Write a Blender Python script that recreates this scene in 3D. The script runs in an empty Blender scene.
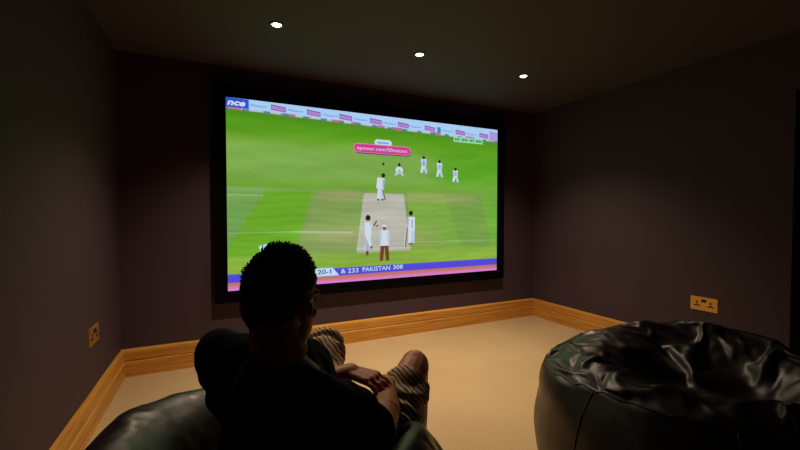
import bpy, bmesh, math, random
import numpy as np
from mathutils import Vector, Matrix, Euler, noise
from mathutils.bvhtree import BVHTree

random.seed(7)
scene = bpy.context.scene
C = scene.collection
PI = math.pi
rad = math.radians


# ------------------------------------------------------------------ helpers
def lin(c):
    """sRGB 0-255 -> linear RGBA"""
    out = []
    for v in c[:3]:
        v = v / 255.0
        out.append(v / 12.92 if v <= 0.04045 else ((v + 0.055) / 1.055) ** 2.4)
    return (*out, 1.0)


def link(o, parent=None):
    C.objects.link(o)
    if parent is not None:
        o.parent = parent
    return o


def obj(name, bm, mat=None, parent=None, smooth=False):
    me = bpy.data.meshes.new(name)
    if isinstance(bm, bmesh.types.BMesh):
        bm.normal_update()
        bm.to_mesh(me)
        bm.free()
    else:
        me.from_pydata(bm[0], [], bm[1])
        me.update()
    if mat is not None:
        for m in (mat if isinstance(mat, (list, tuple)) else [mat]):
            me.materials.append(m)
    if smooth:
        me.polygons.foreach_set('use_smooth', [True] * len(me.polygons))
    return link(bpy.data.objects.new(name, me), parent)


def empty(name, loc=(0, 0, 0), rz=0.0):
    o = bpy.data.objects.new(name, None)
    o.location = loc
    o.rotation_euler = (0, 0, rz)
    return link(o)


def tag(o, label, cat, group=None, kind=None):
    o['label'] = label
    o['category'] = cat
    if group:
        o['group'] = group
    if kind:
        o['kind'] = kind
    return o


def struct(o):
    o['kind'] = 'structure'
    return o


def freeze(o):
    """apply the modifiers of o (mesh data is replaced by the evaluated mesh)"""
    dg = bpy.context.evaluated_depsgraph_get()
    dg.update()
    ev = o.evaluated_get(dg)
    me = bpy.data.meshes.new_from_object(ev, preserve_all_data_layers=True, depsgraph=dg)
    o.modifiers.clear()
    o.data = me
    return o


def bm_box(bm, x0, x1, y0, y1, z0, z1, mi=0):
    vs = [bm.verts.new(p) for p in ((x0, y0, z0), (x1, y0, z0), (x1, y1, z0), (x0, y1, z0),
                                    (x0, y0, z1), (x1, y0, z1), (x1, y1, z1), (x0, y1, z1))]
    for f in ((0, 3, 2, 1), (4, 5, 6, 7), (0, 1, 5, 4), (1, 2, 6, 5), (2, 3, 7, 6), (3, 0, 4, 7)):
        fc = bm.faces.new([vs[i] for i in f])
        fc.material_index = mi
    return vs


def bm_ring_extrude(bm, pts, n, close_start=True, close_end=True):
    """pts: list of rings (lists of n coordinates) -> skin"""
    rings = [[bm.verts.new(p) for p in r] for r in pts]
    for a, b in zip(rings[:-1], rings[1:]):
        for i in range(n):
            j = (i + 1) % n
            bm.faces.new((a[i], a[j], b[j], b[i]))
    if close_start:
        bm.faces.new(list(reversed(rings[0])))
    if close_end:
        bm.faces.new(rings[-1])
    return rings


def frame_for(d):
    d = Vector(d).normalized()
    up = Vector((0, 0, 1)) if abs(d.z) < 0.9 else Vector((1, 0, 0))
    x = d.cross(up).normalized()
    y = d.cross(x).normalized()
    return x, y, d


def ell(bm, c, r, rot=None, sub=3):
    """ellipsoid"""
    m = Matrix.Translation(c)
    if rot is not None:
        m = m @ Euler(rot).to_matrix().to_4x4()
    m = m @ Matrix.Diagonal((r[0], r[1], r[2], 1.0))
    bmesh.ops.create_icosphere(bm, subdivisions=sub, radius=1.0, matrix=m)


def cap(bm, p0, p1, r0, r1, n=16, round_ends=True, flat=None):
    """tapered capsule / cone; flat = (sx, sy) squashes the cross section"""
    p0, p1 = Vector(p0), Vector(p1)
    x, y, d = frame_for(p1 - p0)
    sx, sy = flat or (1, 1)
    rings = []
    def ring(c, r):
        return [c + x * (math.cos(2 * PI * i / n) * r * sx) + y * (math.sin(2 * PI * i / n) * r * sy) for i in range(n)]
    if round_ends:
        for a in (80, 60, 40, 20):
            rings.append(ring(p0 - d * (math.sin(rad(a)) * r0), math.cos(rad(a)) * r0))
    rings.append(ring(p0, r0))
    for k in (1, 2, 3):
        rings.append(ring(p0.lerp(p1, k / 4), r0 + (r1 - r0) * k / 4))
    rings.append(ring(p1, r1))
    if round_ends:
        for a in (20, 40, 60, 80):
            rings.append(ring(p1 + d * (math.sin(rad(a)) * r1), math.cos(rad(a)) * r1))
    bm_ring_extrude(bm, rings, n)


def chain(bm, pts, rs, **k):
    for (a, b, ra, rb) in zip(pts[:-1], pts[1:], rs[:-1], rs[1:]):
        cap(bm, a, b, ra, rb, **k)


def fuse(o, voxel, smooth_it=4, factor=0.5):
    """fuse overlapping closed shapes of o into one continuous skin"""
    m = o.modifiers.new('r', 'REMESH')
    m.mode = 'VOXEL'
    m.voxel_size = voxel
    m.use_smooth_shade = True
    if smooth_it:
        s = o.modifiers.new('s', 'SMOOTH')
        s.iterations = smooth_it
        s.factor = factor
    return freeze(o)


def displace(o, fn):
    """fn(co Vector, normal Vector) -> new co ; python-side displacement"""
    me = o.data
    cos = [v.co.copy() for v in me.vertices]
    nor = [v.normal.copy() for v in me.vertices]
    for i, v in enumerate(me.vertices):
        v.co = fn(cos[i], nor[i])
    me.update()


# ---------------------------------------------------------------- materials
def mat(name):
    m = bpy.data.materials.new(name)
    m.use_nodes = True
    nt = m.node_tree
    b = nt.nodes['Principled BSDF']
    return m, nt, b


def N(nt, kind, **kw):
    n = nt.nodes.new(kind)
    for k, v in kw.items():
        if k.startswith('in_'):
            key = k[3:].replace('_', ' ')
            n.inputs[key].default_value = v
        else:
            setattr(n, k, v)
    return n


def ramp(nt, fac, stops):
    r = nt.nodes.new('ShaderNodeValToRGB')
    while len(r.color_ramp.elements) < len(stops):
        r.color_ramp.elements.new(0.5)
    for e, (p, c) in zip(r.color_ramp.elements, stops):
        e.position = p
        e.color = c
    nt.links.new(fac, r.inputs[0])
    return r


def bump(nt, b, height, strength, dist):
    bp = N(nt, 'ShaderNodeBump')
    bp.inputs['Strength'].default_value = strength
    bp.inputs['Distance'].default_value = dist
    nt.links.new(height, bp.inputs['Height'])
    nt.links.new(bp.outputs[0], b.inputs['Normal'])
    return bp


def m_paint(name, col, rough=0.75, scale=60):
    m, nt, b = mat(name)
    tc = N(nt, 'ShaderNodeTexCoord')
    n = N(nt, 'ShaderNodeTexNoise', in_Scale=scale, in_Detail=3.0)
    nt.links.new(tc.outputs['Object'], n.inputs['Vector'])
    c = lin(col)
    d = tuple(v * 0.93 for v in c[:3]) + (1,)
    r = ramp(nt, n.outputs['Fac'], [(0.3, d), (0.7, c)])
    nt.links.new(r.outputs[0], b.inputs['Base Color'])
    b.inputs['Roughness'].default_value = rough
    bump(nt, b, n.outputs['Fac'], 0.08, 0.002)
    return m


def m_plain(name, col, rough=0.5, metal=0.0, emit=None, strength=1.0, spec=None):
    m, nt, b = mat(name)
    b.inputs['Base Color'].default_value = lin(col)
    b.inputs['Roughness'].default_value = rough
    b.inputs['Metallic'].default_value = metal
    if spec is not None:
        b.inputs['Specular IOR Level'].default_value = spec
    if emit is not None:
        b.inputs['Emission Color'].default_value = lin(emit)
        b.inputs['Emission Strength'].default_value = strength
    return m


def m_light(name, col):
    """a patch of the projected picture: black cloth that shows only the projected colour"""
    m = bpy.data.materials.new(name)
    m.use_nodes = True
    nt = m.node_tree
    nt.nodes.clear()
    e = N(nt, 'ShaderNodeEmission')
    e.inputs[0].default_value = lin(col)
    e.inputs[1].default_value = 1.0
    o = N(nt, 'ShaderNodeOutputMaterial')
    nt.links.new(e.outputs[0], o.inputs[0])
    return m


def m_wood(name, axis):
    m, nt, b = mat(name)
    tc = N(nt, 'ShaderNodeTexCoord')
    mp = N(nt, 'ShaderNodeMapping')
    sc = {'X': (1.2, 30, 30), 'Y': (30, 1.2, 30), 'Z': (30, 30, 1.2)}[axis]
    mp.inputs['Scale'].default_value = sc
    nt.links.new(tc.outputs['Object'], mp.inputs['Vector'])
    n = N(nt, 'ShaderNodeTexNoise', in_Scale=1.6, in_Detail=6.0, in_Roughness=0.6, in_Distortion=0.6)
    nt.links.new(mp.outputs[0], n.inputs['Vector'])
    r = ramp(nt, n.outputs['Fac'], [(0.28, lin((172, 115, 42))), (0.5, lin((202, 144, 60))), (0.75, lin((222, 168, 84)))])
    nt.links.new(r.outputs[0], b.inputs['Base Color'])
    b.inputs['Roughness'].default_value = 0.42
    bump(nt, b, n.outputs['Fac'], 0.12, 0.002)
    return m


def m_carpet():
    m, nt, b = mat('carpet')
    tc = N(nt, 'ShaderNodeTexCoord')
    n = N(nt, 'ShaderNodeTexNoise', in_Scale=160.0, in_Detail=3.0, in_Roughness=0.7)
    n2 = N(nt, 'ShaderNodeTexNoise', in_Scale=2.2, in_Detail=3.0)
    for q in (n, n2):
        nt.links.new(tc.outputs['Object'], q.inputs['Vector'])
    r = ramp(nt, n.outputs['Fac'], [(0.25, lin((168, 144, 106))), (0.7, lin((208, 184, 143)))])
    r2 = ramp(nt, n2.outputs['Fac'], [(0.3, (0.9, 0.9, 0.9, 1)), (0.7, (1, 1, 1, 1))])
    mx = N(nt, 'ShaderNodeMix', data_type='RGBA', blend_type='MULTIPLY')
    mx.inputs['Factor'].default_value = 1.0
    nt.links.new(r.outputs[0], mx.inputs[6])
    nt.links.new(r2.outputs[0], mx.inputs[7])
    nt.links.new(mx.outputs[2], b.inputs['Base Color'])
    b.inputs['Roughness'].default_value = 0.95
    b.inputs['Specular IOR Level'].default_value = 0.1
    bump(nt, b, n.outputs['Fac'], 0.5, 0.006)
    return m


def m_leather():
    m, nt, b = mat('black_leather')
    tc = N(nt, 'ShaderNodeTexCoord')
    v = N(nt, 'ShaderNodeTexVoronoi', in_Scale=260.0)
    n = N(nt, 'ShaderNodeTexNoise', in_Scale=14.0, in_Detail=5.0)
    for q in (n, v):
        nt.links.new(tc.outputs['Object'], q.inputs['Vector'])
    b.inputs['Base Color'].default_value = lin((21, 17, 15))
    r = ramp(nt, n.outputs['Fac'], [(0.3, (0.33, 0.33, 0.33, 1)), (0.7, (0.47, 0.47, 0.47, 1))])
    nt.links.new(r.outputs[0], b.inputs['Roughness'])
    b.inputs['Specular IOR Level'].default_value = 0.62
    add = N(nt, 'ShaderNodeMath', operation='MULTIPLY_ADD')
    nt.links.new(n.outputs['Fac'], add.inputs[0])
    add.inputs[1].default_value = 4.0
    nt.links.new(v.outputs['Distance'], add.inputs[2])
    bump(nt, b, add.outputs[0], 0.12, 0.002)
    return m


def m_cloth(name, col, scale=500, rough=0.9):
    m, nt, b = mat(name)
    tc = N(nt, 'ShaderNodeTexCoord')
    n = N(nt, 'ShaderNodeTexNoise', in_Scale=scale, in_Detail=2.0)
    nt.links.new(tc.outputs['Object'], n.inputs['Vector'])
    c = lin(col)
    d = tuple(q * 0.8 for q in c[:3]) + (1,)
    r = ramp(nt, n.outputs['Fac'], [(0.3, d), (0.7, c)])
    nt.links.new(r.outputs[0], b.inputs['Base Color'])
    b.inputs['Roughness'].default_value = rough
    b.inputs['Specular IOR Level'].default_value = 0.15
    bump(nt, b, n.outputs['Fac'], 0.3, 0.001)
    return m


def m_shorts():
    m, nt, b = mat('striped_shorts_cloth')
    tc = N(nt, 'ShaderNodeTexCoord')
    w = N(nt, 'ShaderNodeTexWave', wave_type='BANDS', bands_direction='DIAGONAL')
    w.inputs['Scale'].default_value = 26.0
    w.inputs['Distortion'].default_value = 5.0
    w.inputs['Detail'].default_value = 2.0
    w.inputs['Detail Scale'].default_value = 1.0
    nt.links.new(tc.outputs['Object'], w.inputs['Vector'])
    r = ramp(nt, w.outputs['Fac'], [(0.0, lin((30, 24, 20))), (0.10, lin((60, 50, 40))), (0.22, lin((176, 154, 120))),
                                    (0.8, lin((196, 174, 138))), (1.0, lin((214, 196, 164)))])
    nt.links.new(r.outputs[0], b.inputs['Base Color'])
    b.inputs['Roughness'].default_value = 0.9
    n = N(nt, 'ShaderNodeTexNoise', in_Scale=400.0)
    nt.links.new(tc.outputs['Object'], n.inputs['Vector'])
    bump(nt, b, n.outputs['Fac'], 0.2, 0.001)
    return m


def m_skin():
    m, nt, b = mat('skin')
    tc = N(nt, 'ShaderNodeTexCoord')
    n = N(nt, 'ShaderNodeTexNoise', in_Scale=30.0, in_Detail=4.0)
    nt.links.new(tc.outputs['Object'], n.inputs['Vector'])
    r = ramp(nt, n.outputs['Fac'], [(0.3, lin((176, 108, 78))), (0.7, lin((206, 136, 100)))])
    nt.links.new(r.outputs[0], b.inputs['Base Color'])
    b.inputs['Roughness'].default_value = 0.5
    b.inputs['Subsurface Weight'].default_value = 0.08
    b.inputs['Subsurface Radius'].default_value = (0.01, 0.004, 0.002)
    bump(nt, b, n.outputs['Fac'], 0.1, 0.001)
    return m


M = dict(
    wall=m_paint('plum_paint', (66, 48, 61)),
    ceiling=m_paint('ceiling_paint', (78, 66, 74)),
    carpet=m_carpet(),
    woodX=m_wood('oak_along_x', 'X'), woodY=m_wood('oak_along_y', 'Y'), woodZ=m_wood('oak_along_z', 'Z'),
    velvet=m_plain('black_velvet', (7, 7, 8), 0.95, spec=0.05),
    leather=m_leather(),
    piping=m_plain('black_piping', (12, 11, 11), 0.45),
    brass=m_plain('brushed_brass', (226, 176, 92), 0.38, 0.75),
    black=m_plain('black_plastic', (14, 13, 12), 0.45),
    chrome=m_plain('downlight_rim', (110, 105, 100), 0.35, 1.0),
    lamp=m_plain('lit_lamp', (255, 244, 225), 0.4, emit=(255, 240, 218), strength=30.0),
    shirt=m_cloth('dark_navy_jersey', (30, 27, 44)),
    shorts=m_shorts(), skin=m_skin(),
    hair=m_plain('dark_hair', (24, 17, 13), 0.55, spec=0.3),
)

# --------------------------------------------------------------- room shell
XL, XR, YB, YF, H = -0.66, 3.40, 3.40, -1.55, 2.40
XH = 4.22          # far wall of the passage beyond the doorway
DY0, DY1, DH = 0.22, 1.13, 2.02


def wall(name, *boxes, m=None):
    bm = bmesh.new()
    for b in boxes:
        bm_box(bm, *b)
    return struct(obj(name, bm, m or M['wall']))


wall('floor', (XL - 0.1, XH + 0.1, YF - 0.1, YB + 0.1, -0.1, 0), m=M['carpet'])
wall('ceiling', (XL - 0.1, XH + 0.1, YF - 0.1, YB + 0.1, H, H + 0.1), m=M['ceiling'])
wall('wall_back', (XL - 0.1, XH + 0.1, YB, YB + 0.1, 0, H))
wall('wall_front', (XL - 0.1, XH + 0.1, YF - 0.1, YF, 0, H))
wall('wall_left', (XL - 0.1, XL, YF, YB, 0, H))
wall('wall_right', (XR, XR + 0.1, DY1, YB, 0, H), (XR, XR + 0.1, YF, DY0, 0, H), (XR, XR + 0.1, DY0, DY1, DH, H))
wall('wall_passage', (XH, XH + 0.1, YF, YB, 0, H))


def skirting(name, p0, p1, inward, wood, mitre0=0.0, mitre1=0.0):
    """tall oak skirting: plain lower board, groove, chamfered upper board"""
    prof = [(0, 0), (0.026, 0), (0.026, 0.108), (0.019, 0.114), (0.019, 0.119), (0.0235, 0.122),
            (0.0235, 0.186), (0.019, 0.196), (0.010, 0.202), (0, 0.204)]
    p0, p1 = Vector(p0), Vector(p1)
    d = (p1 - p0).normalized()
    inw = Vector(inward)
    bm = bmesh.new()
    r0 = [p0 + inw * a + d * (mitre0 * a) + Vector((0, 0, h)) for a, h in prof]
    r1 = [p1 + inw * a - d * (mitre1 * a) + Vector((0, 0, h)) for a, h in prof]
    bm_ring_extrude(bm, [r0, r1], len(prof))
    bmesh.ops.recalc_face_normals(bm, faces=bm.faces)
    return struct(obj(name, bm, wood))


skirting('baseboard_back', (XL, YB, 0), (XR, YB, 0), (0, -1, 0), M['woodX'], 1, 1)
skirting('baseboard_left', (XL, YF, 0), (XL, YB, 0), (1, 0, 0), M['woodY'], 0, 1)
skirting('baseboard_right', (XR, DY1, 0), (XR, YB, 0), (-1, 0, 0), M['woodY'], 0, 1)
skirting('baseboard_passage', (XH, YF, 0), (XH, YB, 0), (-1, 0, 0), M['woodY'], 0, 0)
skirting('baseboard_front', (XL + .03, YF, 0), (XR, YF, 0), (0, 1, 0), M['woodX'], 0, 0)

# ------------------------------------------------------------ ceiling lights
def downlight_bms():
    ring = bmesh.new()
    n = 40
    prof = [(0.044, 0.0), (0.044, -0.004), (0.040, -0.0065), (0.030, -0.005), (0.027, 0.0), (0.027, 0.012)]
    rings = [[ring.verts.new((r * math.cos(2 * PI * i / n), r * math.sin(2 * PI * i / n), z)) for i in range(n)] for r, z in prof]
    for a, b in zip(rings[:-1], rings[1:]):
        for i in range(n):
            j = (i + 1) % n
            ring.faces.new((a[i], b[i], b[j], a[j]))
    bmesh.ops.recalc_face_normals(ring, faces=ring.faces)
    lens = bmesh.new()
    prof = [(0.0269, -0.001), (0.02, -0.0055), (0.01, -0.008)]
    rings = [[lens.verts.new((r * math.cos(2 * PI * i / n), r * math.sin(2 * PI * i / n), z)) for i in range(n)] for r, z in prof]
    top = lens.verts.new((0, 0, -0.0088))
    for a, b in zip(rings[:-1], rings[1:]):
        for i in range(n):
            j = (i + 1) % n
            lens.faces.new((a[i], a[j], b[j], b[i]))
    for i in range(n):
        lens.faces.new((rings[-1][i], rings[-1][(i + 1) % n], top))
    return ring, lens


DL = [((0.345, 2.52), 'small round ceiling downlight nearest the left wall, glowing white'),
      ((1.37, 2.52), 'small round ceiling downlight glowing between the other two'),
      ((2.39, 2.52), 'small round ceiling downlight nearest the right wall, glowing white')]
for k, ((x, y), lab) in enumerate(DL):
    if k == 0:
        ring, lens = downlight_bms()
        t = proto_dl = empty('ceiling_downlight', (x, y, H))
        obj('rim', ring, M['chrome'], t, True)
        obj('lamp', lens, M['lamp'], t, True)
    else:
        t = proto_dl.copy()
        C.objects.link(t)
        t.location = (x, y, H)
        for ch in list(proto_dl.children):
            c = ch.copy()
            C.objects.link(c)
            c.parent = t
    tag(t, lab, 'ceiling light', 'recessed downlights in the ceiling')
    sp = bpy.data.lights.new('downlight_beam', 'SPOT')
    sp.energy = 108
    sp.color = (1.0, 0.74, 0.52)
    sp.spot_size = rad(111)
    sp.spot_blend = 1.0
    sp.shadow_soft_size = 0.025
    so = link(bpy.data.objects.new('downlight_beam', sp))
    so.location = (x, y, H - 0.02)


# ------------------------------------------------------------------- screen
SX0, SX1, SZ0, SZ1 = 0.063, 2.803, 0.585, 2.143
SW, SH = SX1 - SX0, SZ1 - SZ0
SY = YB - 0.052
screen = empty('projection_screen', ((SX0 + SX1) / 2, YB, SZ0))
tag(screen, 'large wall-mounted projection screen in a wide black frame showing a cricket match', 'screen')


def sp_(s, t, lift=0.0):
    """picture units (16 wide, 9 high) -> coordinates local to the screen"""
    return (s / 16 * SW - SW / 2, SY - YB - lift, t / 9 * SH)


fr = bmesh.new()
bw = 0.095
x0, x1, z0, z1 = -SW / 2, SW / 2, 0.0, SH
for (a, b, c, d) in ((x0 - bw, x1 + bw, z1, z1 + bw), (x0 - bw, x1 + bw, z0 - bw, z0), (x0 - bw, x0, z0, z1), (x1, x1 + bw, z0, z1)):
    bm_box(fr, a, b, -0.062, -0.001, c, d)
bmesh.ops.remove_doubles(fr, verts=fr.verts, dist=1e-5)
obj('frame', fr, M['velvet'], screen)


# the picture itself: a cloth panel whose colours are the broadcast image
def picture_colour(s, t):
    """s 0..16, t 0..9 ; arrays -> rgb 0..255"""
    n = np.stack([np.zeros_like(s)] * 3, -1)

    def mixc(a, b, k):
        return a * (1 - k[..., None]) + b * k[..., None]
    A = lambda *c: np.array(c, float)
    ss = lambda e0, e1, x: np.clip((x - e0) / (e1 - e0), 0, 1) ** 2 * (3 - 2 * np.clip((x - e0) / (e1 - e0), 0, 1))
    n = np.zeros(s.shape + (3,)) + A(104, 160, 42)
    # mown bands running across the ground
    n = mixc(n, A(124, 168, 76), ss(7.6, 6.6, t) * ss(4.6, 5.6, t))
    n = mixc(n, A(76, 142, 28), ss(7.2, 8.2, t))
    n = mixc(n, A(92, 160, 28), ss(7.0, 7.8, t) * ss(8.4, 7.9, t) * .5)
    n = mixc(n, A(78, 158, 24), ss(10.2, 12.5, s) * ss(5.0, 5.8, t) * ss(7.8, 7.0, t) * .7)
    low = ss(5.0, 4.7, t)
    # the near ground: left of the pitch
    n = mixc(n, A(112, 152, 72), low)
    edge1 = 1.75 + (t - 4.8) * 0.62
    edge2 = 4.1 + (t - 4.8) * 0.30
    n = mixc(n, A(112, 160, 80), low * ss(0.06, -0.06, s - edge1))
    n = mixc(n, A(106, 166, 42), low * ss(-0.16, 0.16, s - edge1) * ss(0.25, -0.25, s - edge2))
    n = mixc(n, A(128, 158, 84), low * ss(-0.25, 0.25, s - edge2) * ss(6.9, 6.4, s))
    # right of the pitch
    n = mixc(n, A(124, 168, 68), low * ss(9.4, 9.6, s))
    e3 = 11.9 + (4.9 - t) * 0.42
    e4 = 14.6 + (4.9 - t) * 0.30
    n = mixc(n, A(118, 158, 72), low * ss(-.2, .2, s - e3))
    n = mixc(n, A(112, 172, 60), low * ss(-.1, .1, s - e4))
    # worn strip beyond and before the pitch
    wear = np.exp(-((t - 4.55) / .28) ** 2) * ss(3.6, 5.2, s) * ss(15.8, 13.2, s)
    n = mixc(n, A(168, 158, 116), wear * .55)
    wear = np.exp(-((t - 4.8) / .08) ** 2) * ss(5.2, 3, s)
    n = mixc(n, A(160, 170, 120), wear * .45)
    wear = np.exp(-((t - 2.45) / .5) ** 2) * ss(2.6, 6.0, s) * ss(7.0, 6.6, s)
    n = mixc(n, A(172, 162, 120), wear * .6)
    wear = np.exp(-((t - 2.3) / .55) ** 2) * ss(9.3, 9.7, s) * ss(12.8, 9.8, s)
    n = mixc(n, A(170, 166, 112), wear * .55)
    n = mixc(n, A(136, 174, 66), ss(1.75, 1.4, t))
    # the pitch
    k = (4.70 - t) / 3.05
    l = 6.83 + (6.40 - 6.83) * k
    r = 9.25 + (9.66 - 9.25) * k
    pit = ss(-.05, .05, s - l) * ss(.05, -.05, s - r) * ss(1.45, 1.6, t) * ss(4.78, 4.7, t)
    n = mixc(n, A(180, 180, 168), pit)
    for a, b in ((0.10, 0.06), (0.62, 0.05), (1.0, .0)):
        pass
    # white lines
    def line(s0, t0, s1, t1, w, k=.8):
        d = np.hypot(s1 - s0, t1 - t0)
        u = ((s - s0) * (s1 - s0) + (t - t0) * (t1 - t0)) / d ** 2
        v = np.abs((s - s0) * (t1 - t0) - (t - t0) * (s1 - s0)) / d
        return np.where((u >= 0) & (u <= 1), np.clip(1.3 - v / w, 0, 1), 0) * k
    W = A(214, 220, 214)
    for q in ((0, 2.70, 3.0, 2.72, .04, .28), (3.0, 2.72, 6.2, 2.62, .05, .4), (0, 4.5, 1.6, 4.5, .04, .35), (9.9, 2.0, 15.9, 1.95, .035, .3),
              (6.42, 1.6, 6.8, 4.6, .035, .35), (6.85, 1.6, 6.98, 2.4, .03, .6), (9.26, 1.6, 9.3, 2.5, .03, .6),
              (6.6, 4.35, 9.3, 4.38, .03, .35), (6.4, 1.72, 9.75, 1.7, .035, .55)):
        n = mixc(n, W, line(*q))
    # score strip and lower band
    b = 0.77
    n = mixc(n, A(82, 74, 214), ss(b + .03, b - .03, t))
    n = mixc(n, A(196, 118, 104), ss(.40, .34, t))
    n = mixc(n, A(218, 126, 212), ss(.26, .05, t))
    # hoarding along the top of the ground with small coloured shapes along its foot
    base = 8.50 - 0.27 * s / 16
    n = mixc(n, A(168, 204, 242), ss(base - .03, base + .03, t))
    n = mixc(n, A(190, 190, 214), ss(base + .12, base, t) * ss(base - .03, base, t))
    spk = (np.sin(s * 5.1) + np.sin(s * 2.3 + 1) > .35) & (t > base - .03) & (t < base + .10)
    n = np.where(spk[..., None], A(186, 110, 150), n)
    spk = (np.sin(s * 6.7 + 2) > .5) & (t > base - .03) & (t < base + .07)
    n = np.where(spk[..., None], A(96, 124, 150), n)
    return n


def fbm(s, t, seed):
    rng = np.random.RandomState(seed)
    out = np.zeros_like(s)
    for k in range(26):
        f = rng.uniform(.6, 9)
        a = rng.uniform(-.22, .22)
        out += np.sin(s * f * math.sin(a) * 2.4 + t * f * math.cos(a) + rng.uniform(0, 6.28)) / (1 + f * .25)
    return out / 6


GX, GZ = 400, 226
S, T = np.meshgrid(np.linspace(0, 16, GX + 1), np.linspace(0, 9, GZ + 1))
rgb = picture_colour(S, T)
grass = (T > .8) & (T < 8.2)
rgb = rgb * (1 + 0.05 * fbm(S, T, 3) * grass)[..., None]
rgb += (fbm(S * 1.7, T * 2.3, 9) * 4 * grass)[..., None]
rgb += (np.sin(T * 31 + np.sin(S * 1.3) * 1.5) * np.sin(T * 13.7 + 1) * 5 * (T > .8) * (T < 4.8))[..., None]
rgb += np.random.RandomState(2).uniform(-4, 4, rgb.shape[:2])[..., None] * grass[..., None]
rgb = np.clip(rgb, 0, 255) / 255
rgbl = np.where(rgb <= .04045, rgb / 12.92, ((rgb + .055) / 1.055) ** 2.4)
vx = (S.ravel() / 16 * SW - SW / 2)
vz = (T.ravel() / 9 * SH)
vy = np.full_like(vx, SY - YB)
verts = np.stack([vx, vy, vz], 1)
idx = np.arange((GX + 1) * (GZ + 1)).reshape(GZ + 1, GX + 1)
faces = np.stack([idx[:-1, :-1].ravel(), idx[:-1, 1:].ravel(), idx[1:, 1:].ravel(), idx[1:, :-1].ravel()], 1)
pm = bpy.data.materials.new('projected_cricket_picture')
pm.use_nodes = True
nt = pm.node_tree
nt.nodes.clear()
at = N(nt, 'ShaderNodeVertexColor', layer_name='picture')
em = N(nt, 'ShaderNodeEmission')
nt.links.new(at.outputs[0], em.inputs[0])
ou = N(nt, 'ShaderNodeOutputMaterial')
nt.links.new(em.outputs[0], ou.inputs[0])
picture = obj('projected_picture', (verts.tolist(), faces.tolist()), pm, screen)
ca = picture.data.color_attributes.new('picture', 'FLOAT_COLOR', 'POINT')
col = np.concatenate([rgbl.reshape(-1, 3), np.ones((rgbl.shape[0] * rgbl.shape[1], 1))], 1).astype(np.float32)
ca.data.foreach_set('color', col.ravel())

L = dict(white=m_light('picture_white', (208, 216, 230)), cool=m_light('picture_cool_white', (182, 200, 224)),
         shade=m_light('picture_grey_blue', (160, 174, 206)), dark=m_light('picture_dark', (44, 34, 34)),
         skin=m_light('picture_skin', (128, 84, 66)), brown=m_light('picture_brown', (112, 66, 40)),
         magenta=m_light('picture_magenta', (206, 58, 142)), pinkrim=m_light('picture_pink_rim', (226, 120, 178)),
         pale=m_light('picture_pale_blue', (188, 216, 244)), blue=m_light('picture_blue', (42, 84, 206)),
         sky=m_light('picture_sky_blue', (112, 160, 222)), skyhaze=m_light('picture_haze_blue', (128, 176, 226)), mint=m_light('picture_mint', (150, 216, 170)),
         green=m_light('picture_green', (52, 120, 62)), purple=m_light('picture_purple', (146, 100, 180)),
         teal=m_light('picture_teal', (66, 140, 160)), lilac=m_light('picture_lilac', (170, 150, 220)),
         navy=m_light('picture_navy', (50, 54, 110)))


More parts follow.
